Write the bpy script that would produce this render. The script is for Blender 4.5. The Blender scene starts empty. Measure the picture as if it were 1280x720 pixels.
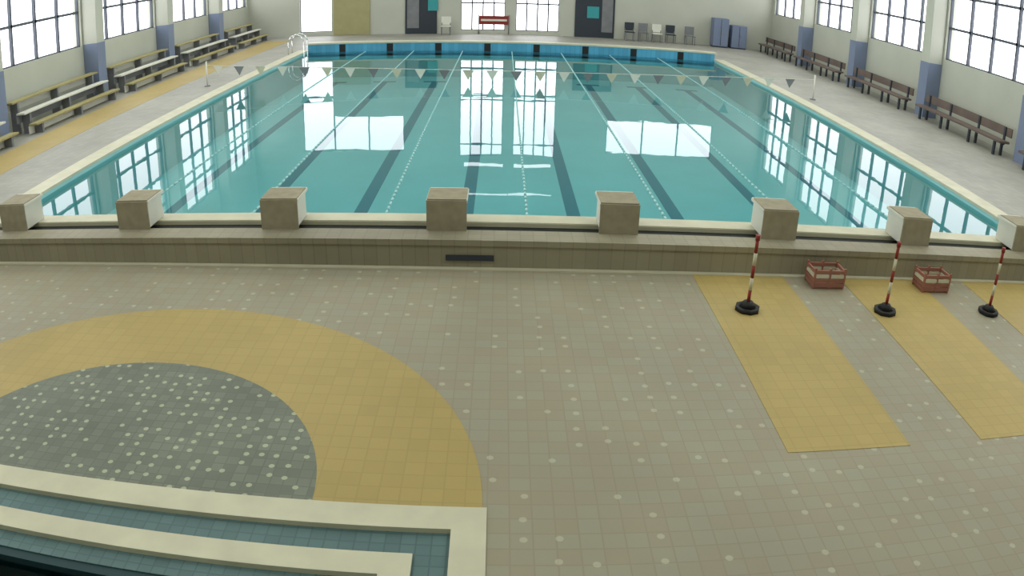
import bpy, bmesh, math, random
from mathutils import Vector, Matrix
random.seed(3)
sc=bpy.context.scene
# ---------- helpers ----------
def srgb(r,g,b):
    f=lambda c:(c/255/12.92 if c<=10 else ((c/255+.055)/1.055)**2.4)
    return (f(r),f(g),f(b))
def new_mat(name,col,rough=.6,noise=0,nscale=3,spec=.3,metal=0):
    m=bpy.data.materials.new(name);m.use_nodes=True
    nt=m.node_tree;b=nt.nodes['Principled BSDF']
    b.inputs['Roughness'].default_value=rough;b.inputs['Metallic'].default_value=metal
    b.inputs['Specular IOR Level'].default_value=spec
    b.inputs['Base Color'].default_value=(*col,1)
    if noise:
        tc=nt.nodes.new('ShaderNodeTexCoord');n=nt.nodes.new('ShaderNodeTexNoise');n.inputs['Scale'].default_value=nscale
        n.inputs['Detail'].default_value=6
        r=nt.nodes.new('ShaderNodeValToRGB')
        r.color_ramp.elements[0].position=.3;r.color_ramp.elements[1].position=.7
        r.color_ramp.elements[0].color=(*[c*(1-noise) for c in col],1);r.color_ramp.elements[1].color=(*[min(1,c*(1+noise)) for c in col],1)
        nt.links.new(tc.outputs['Object'],n.inputs['Vector']);nt.links.new(n.outputs['Fac'],r.inputs['Fac']);nt.links.new(r.outputs['Color'],b.inputs['Base Color'])
    return m
def tile_mat(name,col,tile=.15,mortar=.012,mcol=None,noise=.1,dots=None,rough=.5,var=.15,vs=.55,mk=.8,dstr=.45,col2=None):
    m=bpy.data.materials.new(name);m.use_nodes=True;nt=m.node_tree;b=nt.nodes['Principled BSDF'];L=nt.links.new
    b.inputs['Roughness'].default_value=rough;b.inputs['Specular IOR Level'].default_value=.2
    tc=nt.nodes.new('ShaderNodeTexCoord')
    br=nt.nodes.new('ShaderNodeTexBrick');br.offset=0;br.inputs['Scale'].default_value=1
    br.inputs['Brick Width'].default_value=tile;br.inputs['Row Height'].default_value=tile;br.inputs['Mortar Size'].default_value=mortar
    br.inputs['Mortar Smooth'].default_value=.3
    br.inputs['Color1'].default_value=(*[c*(1-noise) for c in col],1);br.inputs['Color2'].default_value=(*[c*(1+noise) for c in (col2 or col)],1)
    mc=mcol or [c*mk for c in col];br.inputs['Mortar'].default_value=(*mc,1)
    L(tc.outputs['Object'],br.inputs['Vector'])
    n=nt.nodes.new('ShaderNodeTexNoise');n.inputs['Scale'].default_value=vs;n.inputs['Detail'].default_value=6;L(tc.outputs['Object'],n.inputs['Vector'])
    mr=nt.nodes.new('ShaderNodeMapRange');mr.inputs['To Min'].default_value=1-var;mr.inputs['To Max'].default_value=1+var;mr.inputs['From Min'].default_value=.3;mr.inputs['From Max'].default_value=.7
    L(n.outputs['Fac'],mr.inputs['Value'])
    mx=nt.nodes.new('ShaderNodeVectorMath');mx.operation='SCALE';L(br.outputs['Color'],mx.inputs[0]);L(mr.outputs['Result'],mx.inputs['Scale'])
    out=mx.outputs['Vector']
    if dots:
        dcol,sp,thr,prob=dots
        v=nt.nodes.new('ShaderNodeTexVoronoi');v.voronoi_dimensions='2D';v.inputs['Scale'].default_value=1/sp;v.inputs['Randomness'].default_value=.3
        L(tc.outputs['Object'],v.inputs['Vector'])
        lt=nt.nodes.new('ShaderNodeMath');lt.operation='LESS_THAN';lt.inputs[1].default_value=thr;L(v.outputs['Distance'],lt.inputs[0])
        sx=nt.nodes.new('ShaderNodeSeparateColor');L(v.outputs['Color'],sx.inputs[0])
        l2=nt.nodes.new('ShaderNodeMath');l2.operation='LESS_THAN';l2.inputs[1].default_value=prob;L(sx.outputs[0],l2.inputs[0])
        mm=nt.nodes.new('ShaderNodeMath');mm.operation='MULTIPLY';L(lt.outputs[0],mm.inputs[0]);L(l2.outputs[0],mm.inputs[1])
        m3=nt.nodes.new('ShaderNodeMath');m3.operation='MULTIPLY';m3.inputs[1].default_value=dstr;L(mm.outputs[0],m3.inputs[0])
        mix=nt.nodes.new('ShaderNodeMix');mix.data_type='RGBA'
        ca=[s for s in mix.inputs if s.type=='RGBA'];fa=[s for s in mix.inputs if s.type=='VALUE'][0]
        ca[1].default_value=(*dcol,1);L(m3.outputs[0],fa);L(out,ca[0]);out=[s for s in mix.outputs if s.type=='RGBA'][0]
    L(out,b.inputs['Base Color'])
    return m
def empty(name):
    o=bpy.data.objects.new(name,None);sc.collection.objects.link(o);return o
class B:
    def __init__(s,name,parent=None):
        s.bm=bmesh.new();s.mats=[];s.name=name;s.parent=parent
    def mi(s,m):
        if m not in s.mats:s.mats.append(m)
        return s.mats.index(m)
    def box(s,x0,x1,y0,y1,z0,z1,m,bev=0):
        k=s.mi(m);vs=[s.bm.verts.new((x,y,z)) for z in(z0,z1) for y in(y0,y1) for x in(x0,x1)]
        fs=[s.bm.faces.new([vs[i] for i in f]) for f in((0,2,3,1),(4,5,7,6),(0,1,5,4),(1,3,7,5),(3,2,6,7),(2,0,4,6))]
        for f in fs:f.material_index=k
        if bev:
            es=list({e for f in fs for e in f.edges})
            r=bmesh.ops.bevel(s.bm,geom=es,offset=bev,segments=2,affect='EDGES')
            for f in r['faces']:f.material_index=k
        return s
    def poly(s,pts,z0,z1,m):
        k=s.mi(m)
        bot=[s.bm.verts.new((x,y,z0)) for x,y in pts];top=[s.bm.verts.new((x,y,z1)) for x,y in pts]
        n=len(pts);fs=[s.bm.faces.new(top),s.bm.faces.new(bot[::-1])]
        for i in range(n):fs.append(s.bm.faces.new((bot[i],bot[(i+1)%n],top[(i+1)%n],top[i])))
        for f in fs:f.material_index=k
        return s
    def cyl(s,p,q,r,m,seg=12,r2=None):
        k=s.mi(m);p=Vector(p);q=Vector(q);d=q-p
        M=Matrix.Translation((p+q)/2)@d.to_track_quat('Z','Y').to_matrix().to_4x4()
        r_=bmesh.ops.create_cone(s.bm,cap_ends=True,segments=seg,radius1=r,radius2=(r if r2 is None else r2),depth=d.length,matrix=M)
        for f in {f for v in r_['verts'] for f in v.link_faces}:f.material_index=k;f.smooth=len(f.verts)==4
        return s
    def tube(s,pts,r,m,seg=10):
        for a,b in zip(pts,pts[1:]): s.cyl(a,b,r,m,seg)
        return s
    def tri(s,pts,m):
        k=s.mi(m);f=s.bm.faces.new([s.bm.verts.new(Vector(p)) for p in pts]);f.material_index=k;return s
    def done(s,recalc=True):
        if recalc:bmesh.ops.recalc_face_normals(s.bm,faces=s.bm.faces[:])
        me=bpy.data.meshes.new(s.name);s.bm.to_mesh(me);s.bm.free()
        for m in s.mats:me.materials.append(m)
        o=bpy.data.objects.new(s.name,me);sc.collection.objects.link(o)
        if s.parent:o.parent=s.parent
        return o
def frange(a,b,s):
    while a<b: yield a; a+=s
# ---------- materials ----------
M_deck=tile_mat('deck_mosaic_tile',srgb(151,142,121),.15,.006,noise=.035,dots=(srgb(204,202,178),.22,.12,.4),var=.08,mk=.88,dstr=.32,col2=srgb(146,143,124))
M_yel=tile_mat('yellow_mosaic_tile',srgb(168,148,92),.15,.006,noise=.03,var=.08,mk=.9)
M_grey=tile_mat('grey_speckled_tile',srgb(112,117,104),.1,.006,noise=.12,dots=(srgb(200,205,172),.12,.19,.5),var=.12,vs=1.2,mk=.85,dstr=.5)
M_cream=new_mat('cream_coping',srgb(196,192,168),.5,.08,3)
M_par=tile_mat('parapet_tile',srgb(142,136,116),.15,.008,noise=.05,mk=.86)
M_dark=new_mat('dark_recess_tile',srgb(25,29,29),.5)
M_blk=new_mat('starting_block_grit',srgb(148,140,118),.8,.12,8)
M_white=new_mat('white_paint',srgb(214,214,202),.5,.03)
M_sdeck=tile_mat('side_deck_tile',srgb(156,154,145),.2,.008,noise=.06,mk=.88,var=.12)
M_basin=new_mat('pool_plaster',srgb(164,212,214),.7,.05,.6)
M_lane=new_mat('lane_line_tile',srgb(88,138,152),.6)
M_blue=tile_mat('blue_band_tile',srgb(80,150,182),.2,.01,noise=.1)
M_black=new_mat('black_rubber',srgb(32,32,32),.6)
M_wall=new_mat('wall_paint',srgb(184,186,174),.8,.05,.6)
M_bluegrey=new_mat('bluegrey_paint',srgb(118,130,155),.6,.06,1)
M_frame=new_mat('window_frame',srgb(85,90,100),.5)
M_olive=new_mat('olive_plank',srgb(158,149,102),.6,.1,2)
M_brown=new_mat('brown_plank',srgb(105,92,85),.6,.15,2)
M_red=new_mat('red_plastic',srgb(132,46,38),.5)
M_redb=new_mat('red_brown_plastic',srgb(148,100,84),.6,.1,5)
M_chrome=new_mat('stainless',(.8,.8,.8),.25,metal=1)
M_teal=new_mat('teal_sign',srgb(60,150,155),.5)
M_tealt=tile_mat('teal_tile',srgb(90,114,115),.1,.006,noise=.08)
M_spa=new_mat('spa_plaster',srgb(28,58,62),.6)
M_dk=new_mat('dark_panel',srgb(52,58,66),.5)
M_grey2=new_mat('grey_plastic',srgb(120,122,125),.5,.1,3)
M_rope=new_mat('lane_rope_float',srgb(158,203,204),.5)
M_panel=new_mat('olive_panel',srgb(160,155,112),.6,.05)
M_ceil=new_mat('ceiling_paint',srgb(190,190,185),.8)
def water(name,tint):
    m=bpy.data.materials.new(name);m.use_nodes=True;nt=m.node_tree;nt.nodes.clear();L=nt.links.new
    o=nt.nodes.new('ShaderNodeOutputMaterial');mx=nt.nodes.new('ShaderNodeMixShader');fr=nt.nodes.new('ShaderNodeFresnel');fr.inputs['IOR'].default_value=1.34
    tr=nt.nodes.new('ShaderNodeBsdfTransparent');tr.inputs['Color'].default_value=(*tint,1)
    gl=nt.nodes.new('ShaderNodeBsdfGlossy');gl.inputs['Roughness'].default_value=.01
    n=nt.nodes.new('ShaderNodeTexNoise');n.inputs['Scale'].default_value=1.2;tc=nt.nodes.new('ShaderNodeTexCoord');L(tc.outputs['Object'],n.inputs['Vector'])
    bp=nt.nodes.new('ShaderNodeBump');bp.inputs['Strength'].default_value=.012;bp.inputs['Distance'].default_value=.1;L(n.outputs['Fac'],bp.inputs['Height'])
    L(bp.outputs['Normal'],gl.inputs['Normal'])
    L(fr.outputs['Fac'],mx.inputs['Fac']);L(tr.outputs[0],mx.inputs[1]);L(gl.outputs[0],mx.inputs[2]);L(mx.outputs[0],o.inputs['Surface'])
    return m
M_water=water('pool_water',(.68,.91,.925))
M_water2=water('wading_water',(.5,.8,.84))
# ---------- pool ----------
E=8.57;L_=22.86;w=2.02;WZ=-.1;XW=13.6;FY=30;BY=-10.5;CH=9.8
pool=empty('swimming_pool')
b=B('basin',pool)
b.box(-E,E,0,L_,-1.3,-1.2,M_basin)
for i in range(8):
    x=(i-3.5)*w;b.box(x-.13,x+.13,1.5,L_-1.5,-1.2,-1.195,M_lane)
    for yy in(1.5,L_-1.5): b.box(x-.45,x+.45,yy-.13,yy+.13,-1.199,-1.194,M_lane)
b.box(-E-.1,-E,0,L_+.1,-1.3,-.02,M_basin).box(E,E+.1,0,L_+.1,-1.3,-.02,M_basin)
b.box(-E,E,-.1,0,-1.3,0,M_basin).box(-E,E,L_,L_+.1,-1.3,-.2,M_basin)
b.done()
b=B('water',pool);b.tri([(-E,0,WZ),(E,0,WZ),(E,L_,WZ),(-E,L_,WZ)],M_water);b.done(False)
b=B('coping',pool);b.box(-E-.4,-E+.03,0,L_-.03,-.02,.03,M_cream).box(E-.03,E+.4,0,L_-.03,-.02,.03,M_cream);b.done()
b=B('bulkhead',pool)
b.box(-E,E,L_,L_+.4,-.3,.24,M_blue).box(-E-.1,E+.1,L_-.02,L_+.45,.24,.31,M_cream,.01)
for i in range(8):
    x=(i-3.5)*w;b.box(x-.13,x+.13,L_-.01,L_,-.1,.22,M_black)
b.done()
b=B('floor')
b.box(-XW,-E-.1,-.9,FY,-.2,0,M_sdeck).box(E+.1,XW,-.9,FY,-.2,0,M_sdeck).box(-E-.1,E+.1,L_+.1,FY,-.2,0,M_sdeck)
b.box(-E-.1,E+.1,-.9,-.1,-.2,0,M_deck)
SX0,SX1,SY0,SY1=-7.0,-.45,-8.8,-5.15
b.box(-XW,XW,SY1,-.9,-.2,0,M_deck).box(SX1,XW,SY0,SY1,-.2,0,M_deck).box(-XW,SX0,SY0,SY1,-.2,0,M_deck).box(-XW,XW,BY,SY0,-.2,0,M_deck)
b.done()
wp=empty('wading_pool')
b=B('shell',wp)
def ring(d0,d1,z0,z1,m):
    x0,x1,y0,y1=SX0+d0,SX1-d0,SY0+d0,SY1-d0;t=d1-d0
    b.box(x0,x1,y1-t,y1,z0,z1,m).box(x0,x1,y0,y0+t,z0,z1,m).box(x0,x0+t,y0+t,y1-t,z0,z1,m).box(x1-t,x1,y0+t,y1-t,z0,z1,m)
ring(0,.23,-.2,.012,M_cream);ring(.23,.46,-.2,-.03,M_tealt);ring(.46,.66,-.2,-.005,M_cream);ring(.66,.82,-.2,-.05,M_tealt)
ring(.82,.9,-.9,-.06,M_spa)
b.box(SX0+.8,SX1-.8,SY0+.8,SY1-.8,-1,-.9,M_spa);b.done()
b=B('water',wp);b.tri([(SX0+.9,SY0+.9,-.12),(SX1-.9,SY0+.9,-.12),(SX1-.9,SY1-.9,-.12),(SX0+.9,SY1-.9,-.12)],M_water2);b.done(False)
PX=11.5
b=B('starting_platform')
b.box(-PX,PX,-.93,-.02,0,.28,M_par)
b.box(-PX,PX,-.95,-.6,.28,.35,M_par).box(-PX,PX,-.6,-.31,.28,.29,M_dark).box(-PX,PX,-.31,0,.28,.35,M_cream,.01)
b.box(-PX,PX,-1.0,-.93,0,.015,M_cream)
b.box(-1.0,-.45,-.955,-.95,.10,.17,M_dk)
b.done()
for i in range(8):
    x=(i-3.5)*w;b=B('starting_block')
    b.box(x-.21,x+.21,-.60,-.12,.35,.67,M_white,.008)
    b.box(x-.24,x+.24,-.62,-.1,.67,.72,M_white,.01)
    b.box(x-.235,x+.235,-.64,-.62,.35,.715,M_blk)
    b.box(x-.23,x+.23,-.62,-.16,.72,.73,M_blk)
    b.done()
for j in range(-3,4):
    x=j*w;b=B('lane_rope',pool);n=110
    for k in range(n):
        y0=.05+k*(L_-.1)/n
        b.cyl((x,y0,WZ+.005),(x,y0+(L_-.1)/n*.6,WZ+.005),.02,M_rope,6)
    b.cyl((x,.02,WZ),(x,L_-.02,WZ),.008,M_rope,6)
    b.done()
for a,c in((1.87,3.02),(3.80,4.96),(5.74,6.9)):
    b=B('floor_stripe');b.box(a,c,-4.55,-1.0,-.01,.004,M_yel);b.done()
ac=(-3.45,-5.15)
def arc(r,n=48): return [(ac[0]+r*math.cos(math.pi*k/n),ac[1]+r*math.sin(math.pi*k/n)) for k in range(n+1)]
b=B('floor_arc');b.poly(arc(2.97)+arc(1.8)[::-1],-.01,.004,M_yel);b.done()
b=B('floor_half_circle');b.poly(arc(1.8),-.01,.004,M_grey);b.done()
b=B('floor_band');b.box(-12.0,-10.7,0,28,-.01,.004,M_yel);b.done()
b=B('backstroke_flag_line');YF=13.7
for sx in(-9.6,9.4):
    b.cyl((sx,YF,0),(sx,YF,.8),.025,M_white);b.cyl((sx,YF,0),(sx,YF,.03),.1,M_grey2)
zf=lambda x:.30+.004*(x*x)
pts=[(x,YF,zf(x)) for x in [-9.6+.475*k for k in range(41)]]
b.tube(pts,.008,M_white,6)
k=0
for x in frange(-9.2,9.2,.71):
    m=[M_white,M_grey2,M_cream][k%3];k+=1;z=zf(x)
    b.tri([(x-.17,YF,z),(x+.17,YF,z),(x,YF+.02,z-.3)],m)
b.done(False)
for (x,y) in((2.27,-1.95),(3.99,-1.97),(5.56,-1.97)):
    b=B('delineator_post')
    b.cyl((x,y,0.005),(x,y,.05),.14,M_black,8);b.cyl((x,y,.05),(x,y,.11),.1,M_black,8,.05)
    for k in range(5):b.cyl((x,y,.1+k*.14),(x,y,.24+k*.14),.019,[M_red,M_cream][k%2],10)
    b.cyl((x,y,.80),(x,y,.86),.025,M_red,10)
    b.done()
for (x,y) in((3.5,-1.2),(5.05,-1.25)):
    b=B('storage_basket')
    X,Y=.2,.13
    b.box(x-X,x+X,y-Y,y+Y,0.006,.02,M_redb)
    for k in range(4):
        z=.03+k*.055;mm=M_redb if k!=2 else M_cream
        b.box(x-X,x+X,y-Y-.01,y-Y+.01,z,z+.04,mm).box(x-X,x+X,y+Y-.01,y+Y+.01,z,z+.04,mm).box(x-X-.01,x-X+.01,y-Y,y+Y,z,z+.04,mm).box(x+X-.01,x+X+.01,y-Y,y+Y,z,z+.04,mm)
    for sx in(-X,0,X):
        for sy in(-Y,Y): b.box(x+sx-.012,x+sx+.012,y+sy-.012,y+sy+.012,.006,.26,M_redb)
    b.done()
b=B('pool_ladder',pool)
for yy in(21.3,21.9):
    b.tube([(-8.35,yy,-.9),(-8.35,yy,.55),(-8.45,yy,.75),(-8.65,yy,.85),(-8.9,yy,.75),(-9.0,yy,.55),(-9.0,yy,.02)],.025,M_chrome)
for z in(-.75,-.5,-.25): b.box(-8.4,-8.3,21.3,21.9,z,z+.03,M_chrome)
b.done()
# ---------- walls ----------
def wall(name,axis,p0,p1,u0,u1,z0,z1,holes,m):
    b=B(name);us=sorted({u0,u1,*[h[0] for h in holes],*[h[1] for h in holes]});zs=sorted({z0,z1,*[h[2] for h in holes],*[h[3] for h in holes]})
    for a,c in zip(us,us[1:]):
        for e,g in zip(zs,zs[1:]):
            mu,mz=(a+c)/2,(e+g)/2
            if not any(h[0]<mu<h[1] and h[2]<mz<h[3] for h in holes):
                if axis=='y': b.box(a,c,p0,p1,e,g,m)
                else: b.box(p0,p1,a,c,e,g,m)
    bmesh.ops.remove_doubles(b.bm,verts=b.bm.verts[:],dist=1e-4);return b.done()
fh=[(-10.8,-9.1,.2,6.0),(-9.1,-5.4,4.1,6.0),(-2.5,-.3,.2,6.2),(.25,2.4,.2,6.2),(5.1,10.8,4.1,5.9),(-2.3,-.2,6.6,6.85),(.3,2.3,6.6,6.85),(-2.3,2.4,8.2,8.4)]
wall('wall_far','y',FY,FY+.3,-XW-.3,XW+.3,0,CH,fh,M_wall)
def win(name,h,nx,zl,axis,pos,t=.05,m=None):
    m=m or M_frame
    b=B(name);a,c,e,g=h
    def bx(u0,u1,z0,z1):
        if axis=='y': b.box(u0,u1,pos,pos+.1,z0,z1,m)
        else: b.box(pos-.05,pos+.05,u0,u1,z0,z1,m)
    for k in range(nx+1):
        u=a+(c-a)*k/nx;bx(max(a,u-t),min(c,u+t),e,g)
    if isinstance(zl,int): zl=[e+(g-e)*k/zl for k in range(1,zl)]
    for z in [e,*zl,g]: bx(a,c,max(e,z-t),min(g,z+t))
    b.done()
sp=[(1,[3.1]),(2,1),(4,[1.6,3.0,3.25,5.6]),(4,[1.6,3.0,3.25,5.6]),(3,1),(1,1),(1,1),(2,1)]
for k,(h,(nx,zl)) in enumerate(zip(fh,sp)): win('window_%d'%(k+1),h,nx,zl,'y',FY+.1,.025 if k>4 else .035)
cols=[13.0-5.8*3,13.0-11.6,7.2,13.0,18.7,24.4]
def side(sill): return [(c+.35,d-.35,sill,6.2) for c,d in zip(cols,cols[1:]+[30.0])]
wall('wall_left','x',-XW-.3,-XW,BY,FY,0,CH,side(1.75),M_wall);wall('wall_right','x',XW,XW+.3,BY,FY,0,CH,side(2.0),M_wall)
n=9
for sgn,sill in((-1,1.75),(1,2.0)):
    for h in side(sill): win('window_%d'%n,h,4,4,'x',sgn*(XW+.12),.04);n+=1
wall('wall_back','y',BY-.3,BY,-XW-.3,XW+.3,0,CH,[],M_wall)
b=B('ceiling');b.box(-XW-.3,XW+.3,BY-.3,FY+.3,CH,CH+.2,M_ceil);b.done()
for c in cols:
    for sgn in(-1,1):
        b=B('structural_column');x=sgn*13.32
        b.box(x-.27,x+.27,c-.27,c+.27,0,1.8,M_bluegrey).box(x-.26,x+.26,c-.26,c+.26,1.8,CH,M_wall);b.done()
runs=[(c+.45,d-.45) for c,d in zip(cols[1:],cols[2:]+[29.5])]
for a,c in runs:
    b=B('bleacher')
    for k,(x,z) in enumerate(((-12.35,.3),(-12.75,.6),(-13.15,.9))):
        b.box(x-.15,x+.15,a,c,z-.05,z,[M_olive,M_white,M_olive][k],.008)
        b.box(x-.17,x-.15,a,c,z-.28,z-.06,[M_white,M_grey2,M_white][k])
        for yy in (a+.3,(a+c)/2,c-.3): b.box(x-.13,x+.13,yy-.04,yy+.04,0,z-.05,M_grey2)
    b.done()
for a,c in runs:
    b=B('wooden_bench')
    b.box(12.6,12.98,a,c,.38,.44,M_brown,.008).box(13.0,13.04,a,c,.55,.8,M_brown,.008)
    for yy in (a+.3,(2*a+c)/3,(a+2*c)/3,c-.3):
        b.box(12.63,12.69,yy-.04,yy+.04,0,.38,M_dk).box(12.9,12.96,yy-.04,yy+.04,0,.38,M_dk).box(12.96,13.0,yy-.04,yy+.04,0.3,.8,M_dk)
    b.done()
b=B('door_1');b.box(-5.3,-3.7,FY-.06,FY-.005,0,2.6,M_dk).box(-4.15,-3.65,FY-.09,FY-.06,1.2,1.8,M_teal).box(-5.2,-4.6,FY-.09,FY-.06,.3,2.3,M_grey2);b.done()
b=B('door_2');b.box(3.2,5.2,FY-.06,FY-.005,0,2.6,M_dk).box(3.8,4.4,FY-.09,FY-.06,1.0,1.6,M_teal).box(4.55,5.1,FY-.09,FY-.06,.3,2.3,M_grey2);b.done()
b=B('wall_panel');b.box(-9.0,-7.1,FY-.05,FY-.005,0.01,2.4,M_panel);b.done()
b=B('lifeguard_banner');b.box(-1.6,-.1,FY-.1,FY-.06,.5,.95,M_red).box(-1.5,-.2,FY-.105,FY-.1,.68,.78,M_white)
for x in(-1.6,-.1): b.cyl((x,FY-.08,0),(x,FY-.08,1.0),.025,M_grey2)
b.done()
def chair(x,y,m):
    b=B('poolside_chair')
    b.box(x-.24,x+.24,y-.24,y+.24,.42,.46,m,.01);b.box(x-.24,x+.24,y+.2,y+.24,.5,.92,m,.01)
    for sx in(-.21,.21):
        for sy in(-.21,.21): b.box(x+sx-.02,x+sx+.02,y+sy-.02,y+sy+.02,0,.42 if sy<0 else .6,M_grey2)
    b.done()
for k,x in enumerate((-3.2,5.9,6.6,7.3,8.0,9.0)): chair(x,29.3,[M_white,M_dk,M_grey2][k%3])
for x,hh in((10.6,1.5),(11.6,1.2)):
    b=B('storage_cabinet');b.box(x-.4,x+.4,29.2,29.8,0.06,hh,M_bluegrey,.01).box(x-.01,x+.01,29.19,29.2,.1,hh-.04,M_dk)
    b.box(x-.38,x+.38,29.22,29.78,0,.06,M_dk)
    for s in(-.07,.05): b.box(x+s,x+s+.02,29.16,29.2,hh*.5,hh*.5+.14,M_chrome)
    b.done()
for y in(-6,1,8,15,22):
    for x in(-7,7):
        l=bpy.data.lights.new('added_fill_light','AREA');l.shape='RECTANGLE';l.size=8;l.size_y=4;l.energy=300;l.color=(.98,1,.93)  # unseen area lamps added below the ceiling as soft fill for the hall
        o=bpy.data.objects.new('added_fill_light',l);o.location=(x,y,CH-.1);sc.collection.objects.link(o)
wd=bpy.data.worlds.new('sky');sc.world=wd;wd.use_nodes=True;bg=wd.node_tree.nodes['Background'];bg.inputs[0].default_value=(.95,.97,1,1);bg.inputs[1].default_value=3.6
# ---------- camera (uncorrected wide-angle equisolid webcam lens) ----------
q=[967.791,0.415,0.021,0.027,-0.406,-9.155,3.386]
p,yw,r=q[1:4];cp,sp=math.cos(p),math.sin(p);cc,sy=math.cos(yw),math.sin(yw)
FW=Vector((sy*cp,cc*cp,-sp));rt=Vector((cc,-sy,0));up=rt.cross(FW)
RT,UP=rt*math.cos(r)+up*math.sin(r),-rt*math.sin(r)+up*math.cos(r)
cd=bpy.data.cameras.new('camera');cam=bpy.data.objects.new('camera',cd);sc.collection.objects.link(cam);sc.camera=cam
cd.type='PANO';cd.lens=10.5;cd.sensor_width=10.5*1280/q[0];cd.clip_start=.05;cd.clip_end=300
cam.matrix_world=Matrix.Translation(Vector(q[4:7]))@Matrix((RT,UP,-FW)).transposed().to_4x4()
sc.view_settings.view_transform='Standard'
